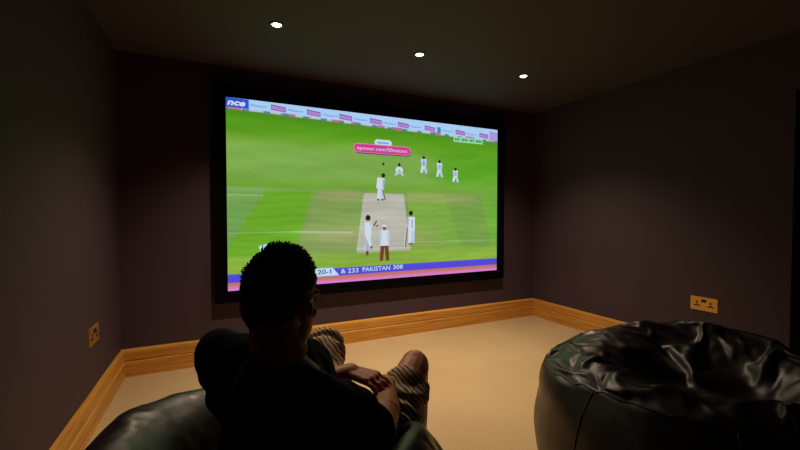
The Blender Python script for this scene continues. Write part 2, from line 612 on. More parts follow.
class Flat:
    """collects flat coloured shapes of the picture into one mesh"""
    def __init__(self):
        self.bm = bmesh.new()
        self.mats = []
        self.lift = 0.0012

    def mi(self, key):
        if key not in self.mats:
            self.mats.append(key)
        return self.mats.index(key)

    def poly(self, key, pts):
        vs = [self.bm.verts.new(sp_(s, t, self.lift)) for s, t in pts]
        f = self.bm.faces.new(vs)
        f.material_index = self.mi(key)
        f.normal_update()
        if f.normal.y > 0:
            f.normal_flip()
        self.lift += 0.00004

    def blob(self, key, s, t, a, b, rot=0, n=14):
        self.poly(key, [(s + a * math.cos(2 * PI * i / n) * math.cos(rot) - b * math.sin(2 * PI * i / n) * math.sin(rot),
                         t + a * math.cos(2 * PI * i / n) * math.sin(rot) + b * math.sin(2 * PI * i / n) * math.cos(rot)) for i in range(n)])

    def limb(self, key, s0, t0, s1, t1, w0, w1):
        d = math.hypot(s1 - s0, t1 - t0)
        nx, ny = -(t1 - t0) / d, (s1 - s0) / d
        self.poly(key, [(s0 + nx * w0, t0 + ny * w0), (s1 + nx * w1, t1 + ny * w1), (s1 - nx * w1, t1 - ny * w1), (s0 - nx * w0, t0 - ny * w0)])

    def pill(self, key, s0, t0, s1, t1, r, slope=0.0):
        pts = []
        for cx, cy, a0 in ((s1 - r, t1 - r, 0), (s0 + r, t1 - r, 90), (s0 + r, t0 + r, 180), (s1 - r, t0 + r, 270)):
            for k in range(5):
                a = rad(a0 + 90 * k / 4)
                x, y = cx + r * math.cos(a), cy + r * math.sin(a)
                pts.append((x, y + (x - s0) * slope))
        self.poly(key, pts)

    def text(self, key, body, s, t, h, slope=0.0, bold=0.012, width=None, shear=0.0):
        """lettering; h = cap height, width = total width, both in picture units"""
        cu = bpy.data.curves.new('lettering', 'FONT')
        cu.body = body
        cu.size = 1.0
        cu.offset = bold
        cu.resolution_u = 3
        cu.shear = shear
        o = link(bpy.data.objects.new('lettering', cu))
        dg = bpy.context.evaluated_depsgraph_get()
        me = bpy.data.meshes.new_from_object(o.evaluated_get(dg))
        bpy.data.objects.remove(o)
        bpy.data.curves.remove(cu)
        xs = [v.co.x for v in me.vertices]
        x0, x1 = min(xs), max(xs)
        sy = h / 0.70
        sx = (width / (x1 - x0)) if width else sy
        base = [self.bm.verts.new(sp_(s + (v.co.x - x0) * sx, t + v.co.y * sy + (v.co.x - x0) * sx * slope, self.lift)) for v in me.vertices]
        i = self.mi(key)
        for p in me.polygons:
            try:
                f = self.bm.faces.new([base[q] for q in p.vertices])
            except ValueError:
                continue
            f.material_index = i
            f.normal_update()
            if f.normal.y > 0:
                f.normal_flip()
        bpy.data.meshes.remove(me)
        self.lift += 0.00004

    def build(self, name, label=None):
        o = obj(name, self.bm, [L[k] for k in self.mats], picture)
        if label:
            o['label'] = label
        return o


# lettered boards along the top, each its own piece of the picture
hb = lambda s: 8.57 - 0.27 * s / 16
f = Flat()
f.poly('blue', [(0, hb(0)), (1.0, hb(1)), (1.0, 8.985), (0, 9)])
f.text('white', 'nce', 0.05, 8.66, .27, bold=.04, width=.80, shear=.25)
f.build('lettered_board')
for c in (2.37, 4.11, 5.81, 7.53, 9.22, 10.96, 13.12, 14.91):
    a, b = c - .36, c + .34
    f = Flat()
    f.poly('purple', [(a, hb(a) + .10), (b, hb(b) + .06), (b, hb(b) + .31), (a, hb(a) + .37)])
    f.poly('lilac', [(a + .06, hb(a) + .16), (b - .06, hb(b) + .12), (b - .06, hb(b) + .24), (a + .06, hb(a) + .29)])
    f.poly('magenta', [(a + .12, hb(a) + .21), (b - .12, hb(b) + .17), (b - .12, hb(b) + .20), (a + .12, hb(a) + .24)])
    f.build('advertising_board')
for c in (1.41, 3.16, 4.95, 6.6, 8.32, 9.96, 12.15, 13.91):
    f = Flat()
    f.poly('skyhaze', [(c - .42, hb(c) + .20), (c, hb(c) + .14), (c + .42, hb(c) + .17), (c + .42, hb(c) + .23), (c, hb(c) + .22), (c - .30, hb(c) + .27)])
    f.build('faint_board_lettering')
f = Flat()
f.poly('teal', [(11.46, hb(11.5) + .02), (11.70, hb(11.5) + .02), (11.70, hb(11.7) + .36), (11.46, hb(11.7) + .38)])
f.build('teal_board')
f = Flat()
f.poly('lilac', [(15.35, hb(15.4) - .05), (15.98, hb(16) - .05), (15.98, 8.80), (15.35, 8.86)])
f.build('lilac_board')

# website banner, caption box, score strip
f = Flat()
f.pill('navy', 6.27, 6.86, 9.70, 7.34, .23, slope=0.004)
f.pill('pinkrim', 6.22, 6.91, 9.68, 7.40, .23, slope=0.004)
f.pill('magenta', 6.27, 6.95, 9.63, 7.36, .19, slope=0.004)
f.text('white', 'npower.com/50notout', 6.42, 7.065, .20, bold=.0, width=3.04, slope=0.004)
f.build('website_banner')
f = Flat()
f.pill('pale', 7.44, 7.33, 8.48, 7.70, .17)
for k in range(6):
    f.poly('teal', [(7.62 + k * .115, 7.47), (7.70 + k * .115, 7.47), (7.70 + k * .115, 7.56 + .03 * (k % 2)), (7.62 + k * .115, 7.56)])
f.build('small_logo_pill')
f = Flat()
f.poly('mint', [(12.62, 7.98), (14.82, 7.98), (14.82, 8.30), (12.62, 8.30)])
for k in range(17):
    if k not in (3, 8, 12):
        f.poly('green', [(12.72 + k * .12, 8.07), (12.80 + k * .12, 8.07), (12.80 + k * .12, 8.20 + .02 * (k % 3)), (12.72 + k * .12, 8.22)])
f.build('caption_box')
for nm, col_, body, s0, t0, w_ in (('wicket_count_caption', 'navy', '20-1', 4.25, .50, .72), ('target_caption', 'pale', '& 233', 5.50, .475, .98),
                                   ('team_name_caption', 'pale', 'PAKISTAN', 6.72, .49, 1.66), ('team_score_caption', 'pale', '308', 8.56, .51, .62)):
    f = Flat()
    if col_ == 'navy':
        f.poly('pale', [(2.2, .385), (5.40, .385), (5.06, .80), (2.2, .80)])
    f.text(col_, body, s0, t0, .235, bold=.012, width=w_)
    f.build(nm)

# cricketers in the picture
f = Flat()                                   # batsman
f.limb('white', 7.76, 5.05, 7.68, 4.42, .13, .09)
f.limb('cool', 7.86, 5.05, 7.90, 4.45, .13, .08)
f.limb('skin', 7.92, 4.95, 8.08, 4.40, .03, .04)
f.limb('white', 7.74, 5.0, 7.82, 5.60, .21, .22)
f.limb('shade', 7.98, 5.50, 7.96, 5.02, .07, .05)
f.blob('dark', 7.96, 5.74, .12, .12)
f.blob('brown', 7.66, 4.40, .08, .05)
f.blob('brown', 7.92, 4.40, .08, .05)
f.build('cricket_batsman_figure')
f = Flat()
f.blob('dark', 7.97, 6.37, .07, .08)
f.build('cricket_ball')
f = Flat()                                   # crouching wicket keeper
f.blob('white', 8.95, 6.08, .24, .20)
f.limb('cool', 8.82, 6.0, 8.72, 5.78, .07, .06)
f.limb('cool', 9.06, 6.0, 9.18, 5.78, .07, .06)
f.blob('shade', 8.95, 6.02, .09, .10)
f.blob('dark', 8.95, 6.38, .09, .10)
f.build('cricket_wicketkeeper_figure')
for (s, t0, h, dk) in ((10.54, 5.98, .98, 'sky'), (11.62, 5.80, 1.0, 'shade'), (12.76, 5.55, .84, 'shade')):
    f = Flat()
    f.limb('white', s - .05, t0 + h * .42, s - .16, t0 + .02, .09, .07)
    f.limb('cool', s + .05, t0 + h * .42, s + .19, t0, .09, .07)
    f.limb('white', s, t0 + h * .38, s, t0 + h * .85, .14, .17)
    f.limb(dk, s, t0 + h * .45, s, t0 + h * .74, .07, .08)
    f.limb('cool', s - .15, t0 + h * .8, s - .10, t0 + h * .42, .05, .04)
    f.limb('cool', s + .15, t0 + h * .8, s + .12, t0 + h * .42, .05, .04)
    f.blob('dark', s, t0 + h * .92, .09, .10)
    f.build('cricket_fielder_figure')
f = Flat()                                   # bowler
f.limb('shade', 7.08, 2.45, 7.00, 1.55, .14, .07)
f.limb('white', 7.02, 2.5, 7.20, 1.85, .15, .07)
f.limb('white', 7.06, 2.4, 7.04, 3.15, .19, .20)
f.limb('cool', 7.14, 3.10, 7.40, 2.95, .07, .06)
f.limb('skin', 7.38, 2.95, 7.56, 3.25, .05, .04)
f.limb('skin', 7.52, 2.92, 7.66, 3.02, .04, .03)
f.blob('dark', 7.05, 3.40, .15, .16)
f.limb('brown', 7.00, 1.6, 7.0, 1.36, .07, .07)
f.limb('brown', 7.22, 1.86, 7.28, 1.72, .05, .05)
f.build('cricket_bowler_figure')
f = Flat()                                   # umpire in a white coat and brown trousers
f.limb('brown', 7.92, 1.95, 7.84, 1.02, .13, .10)
f.limb('brown', 8.14, 1.95, 8.22, 1.02, .13, .10)
f.limb('white', 8.03, 1.85, 8.03, 2.70, .26, .26)
f.limb('cool', 7.80, 2.65, 7.80, 2.05, .08, .06)
f.limb('cool', 8.26, 2.65, 8.28, 2.05, .08, .06)
f.blob('skin', 8.03, 2.84, .11, .12)
f.blob('white', 8.03, 2.95, .17, .06)
f.build('cricket_umpire_figure')
f = Flat()                                   # second batsman at the near end
f.limb('white', 9.66, 2.75, 9.62, 1.95, .13, .09)
f.limb('cool', 9.82, 2.75, 9.84, 1.95, .13, .09)
f.limb('white', 9.74, 2.65, 9.72, 3.45, .21, .23)
f.limb('shade', 9.52, 3.38, 9.46, 2.75, .07, .05)
f.limb('shade', 9.78, 2.8, 9.78, 3.3, .05, .05)
f.blob('dark', 9.70, 3.66, .14, .14)
f.limb('brown', 9.48, 2.8, 9.34, 1.72, .02, .03)
f.blob('skin', 9.68, 1.90, .14, .05)
f.build('cricket_runner_figure')
f = Flat()
f.limb('pale', 1.42, 1.92, 1.78, 2.02, .14, .14)
f.build('sightscreen_corner')

# ------------------------------------------------------------------ sockets
def socket_parts(root):
    w, h = 0.092, 0.053
    bm = bmesh.new()
    bm_box(bm, -w, w, -0.007, 0, -h, h)
    bmesh.ops.bevel(bm, geom=[e for e in bm.edges if abs((e.verts[0].co - e.verts[1].co).y) < 1e-6 and e.verts[0].co.y < -0.001],
                    offset=0.003, segments=2, affect='EDGES')
    obj('face_plate', bm, M['brass'], root)
    for s in (-1, 1):
        bm = bmesh.new()
        cx = s * 0.046
        bm_box(bm, cx - 0.005, cx + 0.005, -0.0085, -0.0065, 0.002, 0.021)       # earth hole
        bm_box(bm, cx - 0.021, cx - 0.008, -0.0085, -0.0065, -0.020, -0.011)
        bm_box(bm, cx + 0.008, cx + 0.021, -0.0085, -0.0065, -0.020, -0.011)
        bm_box(bm, cx - 0.008, cx + 0.008, -0.0080, -0.0065, -0.018, -0.004)
        obj('socket_outlet', bm, M['black'], root)
    for s in (-1, 1):
        bm = bmesh.new()
        bm_box(bm, s * 0.0085 - 0.0075, s * 0.0085 + 0.0075, -0.011, -0.0065, 0.012, 0.036)
        bmesh.ops.bevel(bm, geom=bm.edges[:], offset=0.0015, segments=1, affect='EDGES')
        obj('rocker_switch', bm, M['black'], root)
    for s in (-1, 1):
        bm = bmesh.new()
        bmesh.ops.create_cone(bm, segments=16, radius1=0.0035, radius2=0.003, depth=0.0015, cap_ends=True,
                              matrix=Matrix.Translation((s * 0.083, -0.0077, 0)) @ Matrix.Rotation(rad(90), 4, 'X'))
        obj('screw', bm, M['brass'], root)


so = empty('wall_socket', (XR, 1.621, 0.508), rad(90) * -1 + PI * 0)
so.rotation_euler = (0, 0, rad(-90))
socket_parts(so)
tag(so, 'brass double power socket on the right wall above the bean bag', 'socket', 'brass double wall sockets')
s2 = so.copy()
C.objects.link(s2)
s2.location = (XL, 2.722, 0.508)
s2.rotation_euler = (0, 0, rad(90))
for ch in list(so.children):
    c = ch.copy()
    C.objects.link(c)
    c.parent = s2
tag(s2, 'brass double power socket on the left wall above the oak skirting', 'socket', 'brass double wall sockets')


# ------------------------------------------------------------------- person
# local frame: origin on the floor under the hips, +y = the way he faces, +x = his right
PX, PY, PYAW = 0.234, 0.997, -45.6
HEADYAW = rad(-3)
HC = Vector((-0.012, -0.135, 0.996))             # centre of the skull
SKW, SKL, SKH = 0.066, 0.090, 0.102


def head_pt(x, y, z):
    p = Vector((x, y, z))
    p.rotate(Euler((rad(-6), 0, HEADYAW)))
    return HC + p


SHL, SHR = Vector((-.205, -.120, .848)), Vector((.140, -.138, .776))
ELL, ELR = Vector((-.262, .022, .640)), Vector((.170, .045, .632))
WRL, WRR = Vector((.000, .190, .708)), Vector((.092, .258, .655))
HIPL, HIPR = Vector((-.10, 0, .40)), Vector((.09, 0, .40))
KNL, KNR = Vector((-.215, .385, .690)), Vector((.130, .430, .645))
ANL, ANR = Vector((-.20, .60, .10)), Vector((.08, .60, .10))


def finger(bm, root, pts, r):
    chain(bm, [root] + pts, [r * 1.05, r, r * .93, r * .8][:len(pts) + 1], n=10)


def hand(bm, wrist, fwd, up, side, curl=1.0, thumb_out=0.6):
    """wrist point, fwd = towards the fingers, up = back of the hand, side = thumb side"""
    fwd, up, side = Vector(fwd).normalized(), Vector(up).normalized(), Vector(side).normalized()
    P = lambda a, b, c: wrist + fwd * a + side * b + up * c
    # palm
    for b, r in ((-.030, .0125), (-.011, .0140), (.009, .0145), (.028, .0140)):
        cap(bm, P(.000, b * .55, 0), P(.082 - abs(b) * .25, b, 0), r * 1.15, r, n=12)
    lens_ = ((-.033, .052, .0078), (-.0115, .066, .0086), (.0095, .072, .0088), (.030, .064, .0086))
    for b, ln, r in lens_:
        a0 = .082 - abs(b) * .25
        a, c = a0, 0.0
        pts = []
        ang = rad(14)
        for seg, da in ((.45, rad(26)), (.32, rad(30)), (.23, rad(18))):
            a += math.cos(ang) * ln * seg
            c -= math.sin(ang) * ln * seg
            pts.append(P(a, b * 1.12, c))
            ang += da * curl
        finger(bm, P(a0 - .012, b, 0), pts, r)
    finger(bm, P(.018, .024, -.006), [P(.045, .024 + .022 * thumb_out, -.014), P(.070, .026 + .030 * thumb_out, -.022), P(.090, .026 + .026 * thumb_out, -.028)], .0105)


bm = bmesh.new()
# cranium, face, jaw, neck
def hell(c, r, rot=(0, 0, 0), sub=4):
    e = Euler((rad(-6), 0, HEADYAW)).to_matrix() @ Euler(rot).to_matrix()
    ell(bm, head_pt(*c), r, e.to_euler(), sub)


hell((0, -.004, .012), (SKW, SKL, SKH))
hell((0, .030, -.048), (.058, .058, .078))
hell((0, .052, -.092), (.034, .034, .030))       # chin
hell((0, .074, .022), (.054, .020, .014))        # brow ridge
for s in (-1, 1):
    hell((s * .035, .062, -.026), (.021, .018, .018))    # cheekbones
    hell((s * .029, .0815, .004), (.0125, .0095, .0085)) # eyes
    hell((s * .041, .022, -.072), (.016, .034, .022))     # jaw corners
    # ears: rim, lobe and inner shell
    cy = -.006
    for k in range(9):
        a0, a1 = rad(-70 + k * 34), rad(-70 + (k + 1) * 34)
        if k > 7:
            continue
        q = lambda a: head_pt(s * (.077 + .005 * math.cos(a - 2.6)), cy - .013 * math.cos(a) * 1.0, -.014 + .025 * math.sin(a))
        cap(bm, q(a0), q(a1), .0042, .0042, n=8)
    hell((s * .075, cy, -.014), (.005, .0115, .021), (0, 0, 0), 3)
    hell((s * .074, cy + .004, -.037), (.005, .007, .008), (0, 0, 0), 3)
cap(bm, head_pt(0, .086, .006), head_pt(0, .110, -.032), .0080, .0105)       # nose
for s in (-1, 1):
    hell((s * .010, .100, -.034), (.007, .009, .0065))
hell((0, .082, -.060), (.020, .009, .0055))       # upper lip
hell((0, .081, -.070), (.017, .009, .0055))       # lower lip
cap(bm, head_pt(0, -.010, -.055), Vector((-.012, -.128, .865)), .054, .060)
cap(bm, head_pt(0, -.035, -.03), Vector((-.012, -.150, .870)), .045, .058)
# trapezius / torso
for sh in (SHL, SHR):
    cap(bm, Vector((-.012, -.140, .862)), sh + Vector((0, -.005, -.005)), .046, .046)
chain(bm, [Vector((-.015, -.125, .795)), Vector((-.012, -.115, .69)), Vector((-.005, -.06, .56)), Vector((0, -.01, .43))],
      [.090, .101, .102, .106], flat=(1.36, .92), n=24)
for h in (HIPL, HIPR):
    ell(bm, h, (.105, .115, .105))
# arms
for sh, el, wr in ((SHL, ELL, WRL), (SHR, ELR, WRR)):
    cap(bm, sh, sh.lerp(el, .5), .047, .043)
    cap(bm, sh.lerp(el, .45), el, .048, .039)
    cap(bm, el, el.lerp(wr, .35), .039, .042)
    cap(bm, el.lerp(wr, .35), wr, .042, .027, flat=(1.12, .95))
# legs and feet
for hp, kn, an, s in ((HIPL, KNL, ANL, -1), (HIPR, KNR, ANR, 1)):
    chain(bm, [hp, hp.lerp(kn, .5), kn], [.092, .078, .056])
    ell(bm, kn + Vector((0, .012, .006)), (.052, .050, .056))
    c = kn.lerp(an, .35) + Vector((0, -.018, 0))
    chain(bm, [kn, c, kn.lerp(an, .7), an], [.053, .057, .044, .036])
    ell(bm, an + Vector((0, -.03, -.055)), (.034, .042, .040))
    chain(bm, [an + Vector((0, -.01, -.035)), an + Vector((s * .01, .09, -.060)), an + Vector((s * .012, .155, -.072))], [.040, .034, .024], flat=(1.25, .9))
    for j in range(5):
        x = s * (-.038 + j * .0195)
        l_ = .205 - j * .011
        cap(bm, an + Vector((x + s * .012, .150 - j * .006, -.080)), an + Vector((x * 1.1 + s * .012, l_, -.086)), .0125 - j * .0006, .0105 - j * .0008, n=10)
# hands: the left lies over the right wrist, the right rests palm down on the lap
hand(bm, WRL, (1.0, -.06, -.10), (-.05, .10, 1), (.15, 1, -.05), curl=1.15, thumb_out=.4)
hand(bm, WRR, (-.35, 1.0, -.22), (0, .2, 1), (-1, -.3, 0), curl=.9, thumb_out=.8)
bmesh.ops.recalc_face_normals(bm, faces=bm.faces)
person = obj('person', bm, M['skin'], None, True)
fuse(person, 0.0036, 4)
# eyes, brows and lips coloured on the face
for m_ in (m_plain('eye_white', (214, 205, 196), .3), m_plain('eye_iris', (40, 26, 18), .2), M['hair'], m_plain('lips', (158, 84, 72), .5)):
    person.data.materials.append(m_)
inv_head = (Euler((rad(-6), 0, HEADYAW)).to_matrix()).inverted()
for pl in person.data.polygons:
    q = inv_head @ (Vector(pl.center) - HC)
    if q.y < .06 or q.z < -.12:
        continue
    x = abs(q.x) - .029
    if abs(q.z - .022 - .004 * math.cos(x * 70)) < .0045 and abs(x) < .019:
        pl.material_index = 3
    elif math.hypot(x, q.z - .004) < .0052:
        pl.material_index = 2
    elif (x / .0125) ** 2 + ((q.z - .004) / .0062) ** 2 < 1:
        pl.material_index = 1
    elif abs(q.z + .065) < .0085 * (1 - (q.x / .024) ** 2) and abs(q.x) < .022:
        pl.material_index = 4
person.location = (PX, PY, 0)
person.rotation_euler = (0, 0, rad(PYAW))
tag(person, 'man with short dark hair and dark T-shirt, sitting in the left bean bag', 'person')

# hair: a cap over the skull with a ragged nape line, thicker and wavier on top
rotH = Euler((rad(-6), 0, HEADYAW)).to_matrix()


def hair_thick(d):
    """d = unit direction in head space -> thickness of hair (negative: none)"""
    # face opening at the front, opening round the ears, hairline at the nape
    front = d.y
    line = -0.62 + 0.10 * math.sin(d.x * 9)                  # nape
    if front > -.1:
        line = -.62 + (front + .1) * 1.35
    if front > .35:
        line = -.62 + .45 * 1.35 + (front - .35) * 1.3
    m_ = max(0.0, min(1.0, (d.z - line) / .16))
    m_ = m_ * m_ * (3 - 2 * m_)
    ear = math.hypot((d.y + .06) / .20, (d.z + .26) / .26) if abs(d.x) > .6 else 9
    if ear < 1.15:
        m_ *= max(0.0, min(1.0, (ear - .85) / .3))
    top = max(0.0, min(1.0, (d.z - .1) / .8))
    side = .0050 + .0045 * max(0.0, min(1.0, (d.z + .55) / .7))
    return -.010 + m_ * (.010 + side + .011 * top)


bmh = bmesh.new()
bmesh.ops.create_icosphere(bmh, subdivisions=6, radius=1.0)
for v in bmh.verts:
    d = v.co.normalized()
    th = hair_thick(d)
    if th > 0:
        q = d * 9.0
        th += (1 - .6 * abs(d.x)) * (noise.noise(q * .8) * .006 + noise.noise(q * 2.2) * .005 + noise.noise(Vector((q.x * 5, q.y * 5, q.z * 2))) * .0018) * (0.4 + max(0, d.z))
    p = Vector((d.x * SKW, d.y * SKL - .004, d.z * SKH + .012))
    v.co = HC + rotH @ (p + d * th)
hair_dirs = []
rnd = random.Random(3)
tuft = []
for i in range(2600):
    d = Vector((rnd.gauss(0, 1), rnd.gauss(0, 1), rnd.gauss(0, 1) + .5)).normalized()
    th = hair_thick(d)
    if th < .012:
        continue
    p = Vector((d.x * SKW, d.y * SKL - .004, d.z * SKH + .012)) + d * (th - .004)
    swirl = Vector((noise.noise(d * 3.1), noise.noise(d * 3.1 + Vector((7, 1, 2))), noise.noise(d * 3.1 + Vector((1, 9, 4)))))
    t_ = (d * .55 + swirl * .9 + Vector((.1, .35, -.25 if d.z < .4 else 0.05))).normalized()
    ln = rnd.uniform(.007, .012) + rnd.uniform(.006, .020) * max(0, d.z)
    ln *= 1 - .5 * min(1, abs(d.x) ** 2 * 1.3)
    if d.z < 0:
        t_ = (d * .35 + Vector((0, .05, -1)) + swirl * .4).normalized()
        ln *= .8
    tuft.append((p, t_, d, ln))
for p, t_, d, ln in tuft:
    a = HC + rotH @ p
    b = HC + rotH @ (p + t_ * ln * .6)
    c = HC + rotH @ (p + t_ * ln * .85 + d * ln * -.12)
    x, y, _ = frame_for(b - a)
    r = .0016
    rings = [[a + x * r * math.cos(q) + y * r * math.sin(q) for q in (0, 2.09, 4.19)],
             [b + x * r * .8 * math.cos(q) + y * r * .8 * math.sin(q) for q in (0, 2.09, 4.19)],
             [c + x * r * .15 * math.cos(q) + y * r * .15 * math.sin(q) for q in (0, 2.09, 4.19)]]
    bm_ring_extrude(bmh, rings, 3)
obj('hair', bmh, M['hair'], person, True)

# T-shirt
bm = bmesh.new()
chain(bm, [Vector((-.015, -.125, .795)), Vector((-.012, -.118, .69)), Vector((-.005, -.06, .56)), Vector((0, -.01, .43))],
      [.106, .120, .122, .128], flat=(1.40, .95), n=28)
for sh in (SHL, SHR):
    cap(bm, Vector((-.012, -.142, .856)), sh + Vector((0, -.005, -.004)), .048, .052 if sh is SHL else .047)
    ell(bm, sh, (.060, .060, .058) if sh is SHL else (.055, .055, .053))
for sh, el, k in ((SHL, ELL, .86), (SHR, ELR, .76)):
    e = sh.lerp(el, k)
    out = Vector((-.008 if sh is SHL else .0, -.004, -.006))
    cap(bm, sh, e + out, .059, .072 if sh is SHL else .050, round_ends=False, n=24)
bmesh.ops.recalc_face_normals(bm, faces=bm.faces)
shirt = obj('t_shirt', bm, M['shirt'], person, True)
fuse(shirt, 0.006, 3)


def shirt_fold(co, no):
    q = Vector((co.x * 9, co.y * 9, co.z * 4.5))
    h = noise.noise(q) * .011 + noise.noise(q * 2.3 + Vector((3, 1, 5))) * .006 + abs(noise.noise(q * 1.4 + Vector((9, 2, 0)))) * .012
    # diagonal pulls below the arms
    h += .004 * math.sin(60 * (co.z + .7 * co.x) + 6 * noise.noise(co * 6)) * max(0, min(1, (.84 - co.z) * 8))
    return co + no * max(h + .003, -.004)


displace(shirt, shirt_fold)

# knee-length striped shorts
bm = bmesh.new()
for hp, kn in ((HIPL, KNL), (HIPR, KNR)):
    ell(bm, hp + Vector((0, -.005, .01)), (.118, .130, .118))
    e = hp.lerp(kn, .93)
    cap(bm, hp, hp.lerp(kn, .55), .108, .100, n=28)
    cap(bm, hp.lerp(kn, .5), hp.lerp(kn, 1.0 if hp is HIPL else .90), .100, .080 if hp is HIPL else .078, round_ends=False, n=28)
    if hp is HIPL:
        ell(bm, kn + Vector((0, .010, .010)), (.070, .066, .064))
bmesh.ops.recalc_face_normals(bm, faces=bm.faces)
shorts = obj('shorts', bm, M['shorts'], person, True)
fuse(shorts, 0.005, 3)


def shorts_fold(co, no):
    q = Vector((co.x * 10, co.y * 6, co.z * 12))
    h = noise.noise(q) * .009 + noise.noise(q * 2.2) * .005
    h += .005 * math.sin(90 * (co.y * .8 + co.z * .5) + 8 * noise.noise(co * 7))
    return co + no * h


displace(shorts, shorts_fold)


# ---------------------------------------------------------------- bean bags
def catmull(pts, n):
    """n samples along a smooth curve through pts (uniform arc length)"""
    P = [np.array(p, float) for p in pts]
    P = [2 * P[0] - P[1]] + P + [2 * P[-1] - P[-2]]
    out = []
    for i in range(1, len(P) - 2):
        for k in range(24):
            t = k / 24
            a, b, c, d = P[i - 1:i + 3]
            out.append(.5 * ((2 * b) + (-a + c) * t + (2 * a - 5 * b + 4 * c - d) * t * t + (-a + 3 * b - 3 * c + d) * t ** 3))
    out.append(P[-2])
    out = np.array(out)
    s = np.concatenate([[0], np.cumsum(np.linalg.norm(np.diff(out, axis=0), axis=1))])
    u = np.linspace(0, s[-1], n)
    return np.stack([np.interp(u, s, out[:, 0]), np.interp(u, s, out[:, 1])], 1)


def bag_surface(prof):
    """prof(phi) -> list of (r, z) from the centre of the base to the centre of the top; returns f(phi, u)"""
    cache = {}

    def f(phi, u):
        k = round(phi / (2 * PI) * 360) % 360
        if k not in cache:
            cache[k] = catmull(prof(2 * PI * k / 360), 101)
        c = cache[k]
        x = min(99.999, max(0.0, u * 100))
        i = int(x)
        r, z = c[i] * (1 - (x - i)) + c[i + 1] * (x - i)
        return Vector((r * math.sin(phi), r * math.cos(phi), z))
    return f


def bag_mesh(name, prof, n):
    """quad-only closed skin (a subdivided cube rounded onto the profile)"""
    f = bag_surface(prof)
    bm = bmesh.new()
    bmesh.ops.create_cube(bm, size=2.0)
    bmesh.ops.subdivide_edges(bm, edges=bm.edges[:], cuts=n - 1, use_grid_fill=True)
    for v in bm.verts:
        d = Vector([math.tan(q * PI / 4) for q in v.co]).normalized()
        v.co = f(math.atan2(d.x, d.y), math.acos(max(-1, min(1, -d.z))) / PI)
    bmesh.ops.recalc_face_normals(bm, faces=bm.faces)
    me = bpy.data.meshes.new(name)
    bm.to_mesh(me)
    bm.free()
    return me


def drape(cloth_obj, mass_obj, frames, stiffness=8.0, shrink=-0.06, pin=None, selfc=False):
    """let the leather cover settle over its bean filling"""
    col = mass_obj.modifiers.new('c', 'COLLISION')
    mass_obj.collision.thickness_outer = 0.004
    mass_obj.collision.cloth_friction = 6
    cl = cloth_obj.modifiers.new('cloth', 'CLOTH')
    s = cl.settings
    s.quality = 6
    s.mass = 0.5
    s.tension_stiffness = 40
    s.compression_stiffness = 40
    s.shear_stiffness = 20
    s.bending_stiffness = stiffness
    s.tension_damping = 12
    s.compression_damping = 12
    s.air_damping = 2.0
    s.shrink_min = shrink
    if pin:
        vg = cloth_obj.vertex_groups.new(name='pin')
        vg.add(pin, 1.0, 'REPLACE')
        s.vertex_group_mass = 'pin'
    cl.collision_settings.distance_min = 0.004
    cl.collision_settings.collision_quality = 3
    cl.collision_settings.use_self_collision = selfc
    cl.collision_settings.self_distance_min = 0.005
    cl.point_cache.frame_start = 1
    cl.point_cache.frame_end = frames + 1
    scene.frame_start = 1
    scene.frame_end = frames + 1
    for fno in range(1, frames + 1):
        scene.frame_set(fno)
    dg = bpy.context.evaluated_depsgraph_get()
    me = bpy.data.meshes.new_from_object(cloth_obj.evaluated_get(dg))
    cloth_obj.modifiers.clear()
    cloth_obj.vertex_groups.clear()
    cloth_obj.data = me
    bpy.data.objects.remove(mass_obj)
    scene.frame_set(1)


def finish_bag(o, levels=1):
    m = o.modifiers.new('sub', 'SUBSURF')
    m.levels = m.render_levels = levels
    freeze(o)
    o.data.materials.clear()
    o.data.materials.append(M['leather'])
    o.data.polygons.foreach_set('use_smooth', [True] * len(o.data.polygons))


def seam_tube(name, pts, r, parent, closed=False):
    bm = bmesh.new()
    n = 8
    rings = []
    m_ = len(pts)
    for i, p in enumerate(pts):
        a = pts[(i - 1) % m_] if (closed or i > 0) else pts[0]
        b = pts[(i + 1) % m_] if (closed or i < m_ - 1) else pts[-1]
        x, y, d = frame_for(b - a)
        rings.append([p + x * (r * math.cos(2 * PI * k / n)) + y * (r * math.sin(2 * PI * k / n)) for k in range(n)])
    if closed:
        rings.append(rings[0])
    bm_ring_extrude(bm, rings, n, not closed, not closed)
    bmesh.ops.remove_doubles(bm, verts=bm.verts, dist=1e-6)
    return obj(name, bm, M['piping'], parent, True)


def smoothbump(x, c, w):
    d = (x - c + PI) % (2 * PI) - PI
    return math.exp(-(d / w) ** 2)


# ---- right bean bag: bulging side panels, sagging crumpled top
def side2(phi):
    """bulging side panels up to the seam round the rim"""
    k = 1 + .012 * math.sin(3 * phi + 1) + .008 * math.sin(5 * phi) + .010 * abs(math.sin(4 * (phi - rad(278))))
    ht = RIM2 + .055 * smoothbump(phi, rad(70), .9) - .02 * smoothbump(phi, rad(225), .5) - .01 * smoothbump(phi, rad(335), .5) - .035 * smoothbump(phi, rad(312), .75)
    return k, ht


RIM2 = .59


def mass2(phi):
    k, ht = side2(phi)
    w_ = smoothbump(phi, rad(312), .75)
    v_ = smoothbump(phi, rad(325), .85)
    dz = .04 * math.sin(2 * phi + .6) + .03 * math.sin(3 * phi + 2)
    return [(0, .0), (.3, .0), (.50 * k, .01), (.57 * k, .10), (.605 * k, .28), (.585 * k, .42), ((.52 + .06 * w_) * k, ht - .07), ((.455 + .09 * w_) * k, ht - .015),
            ((.41 + .04 * w_) * k, ht + .008 + .05 * w_), (.33, ht - .01 + dz * .4 + .10 * v_), (.2, ht - .10 + dz * .6 + .15 * v_), (0, ht - .10)]


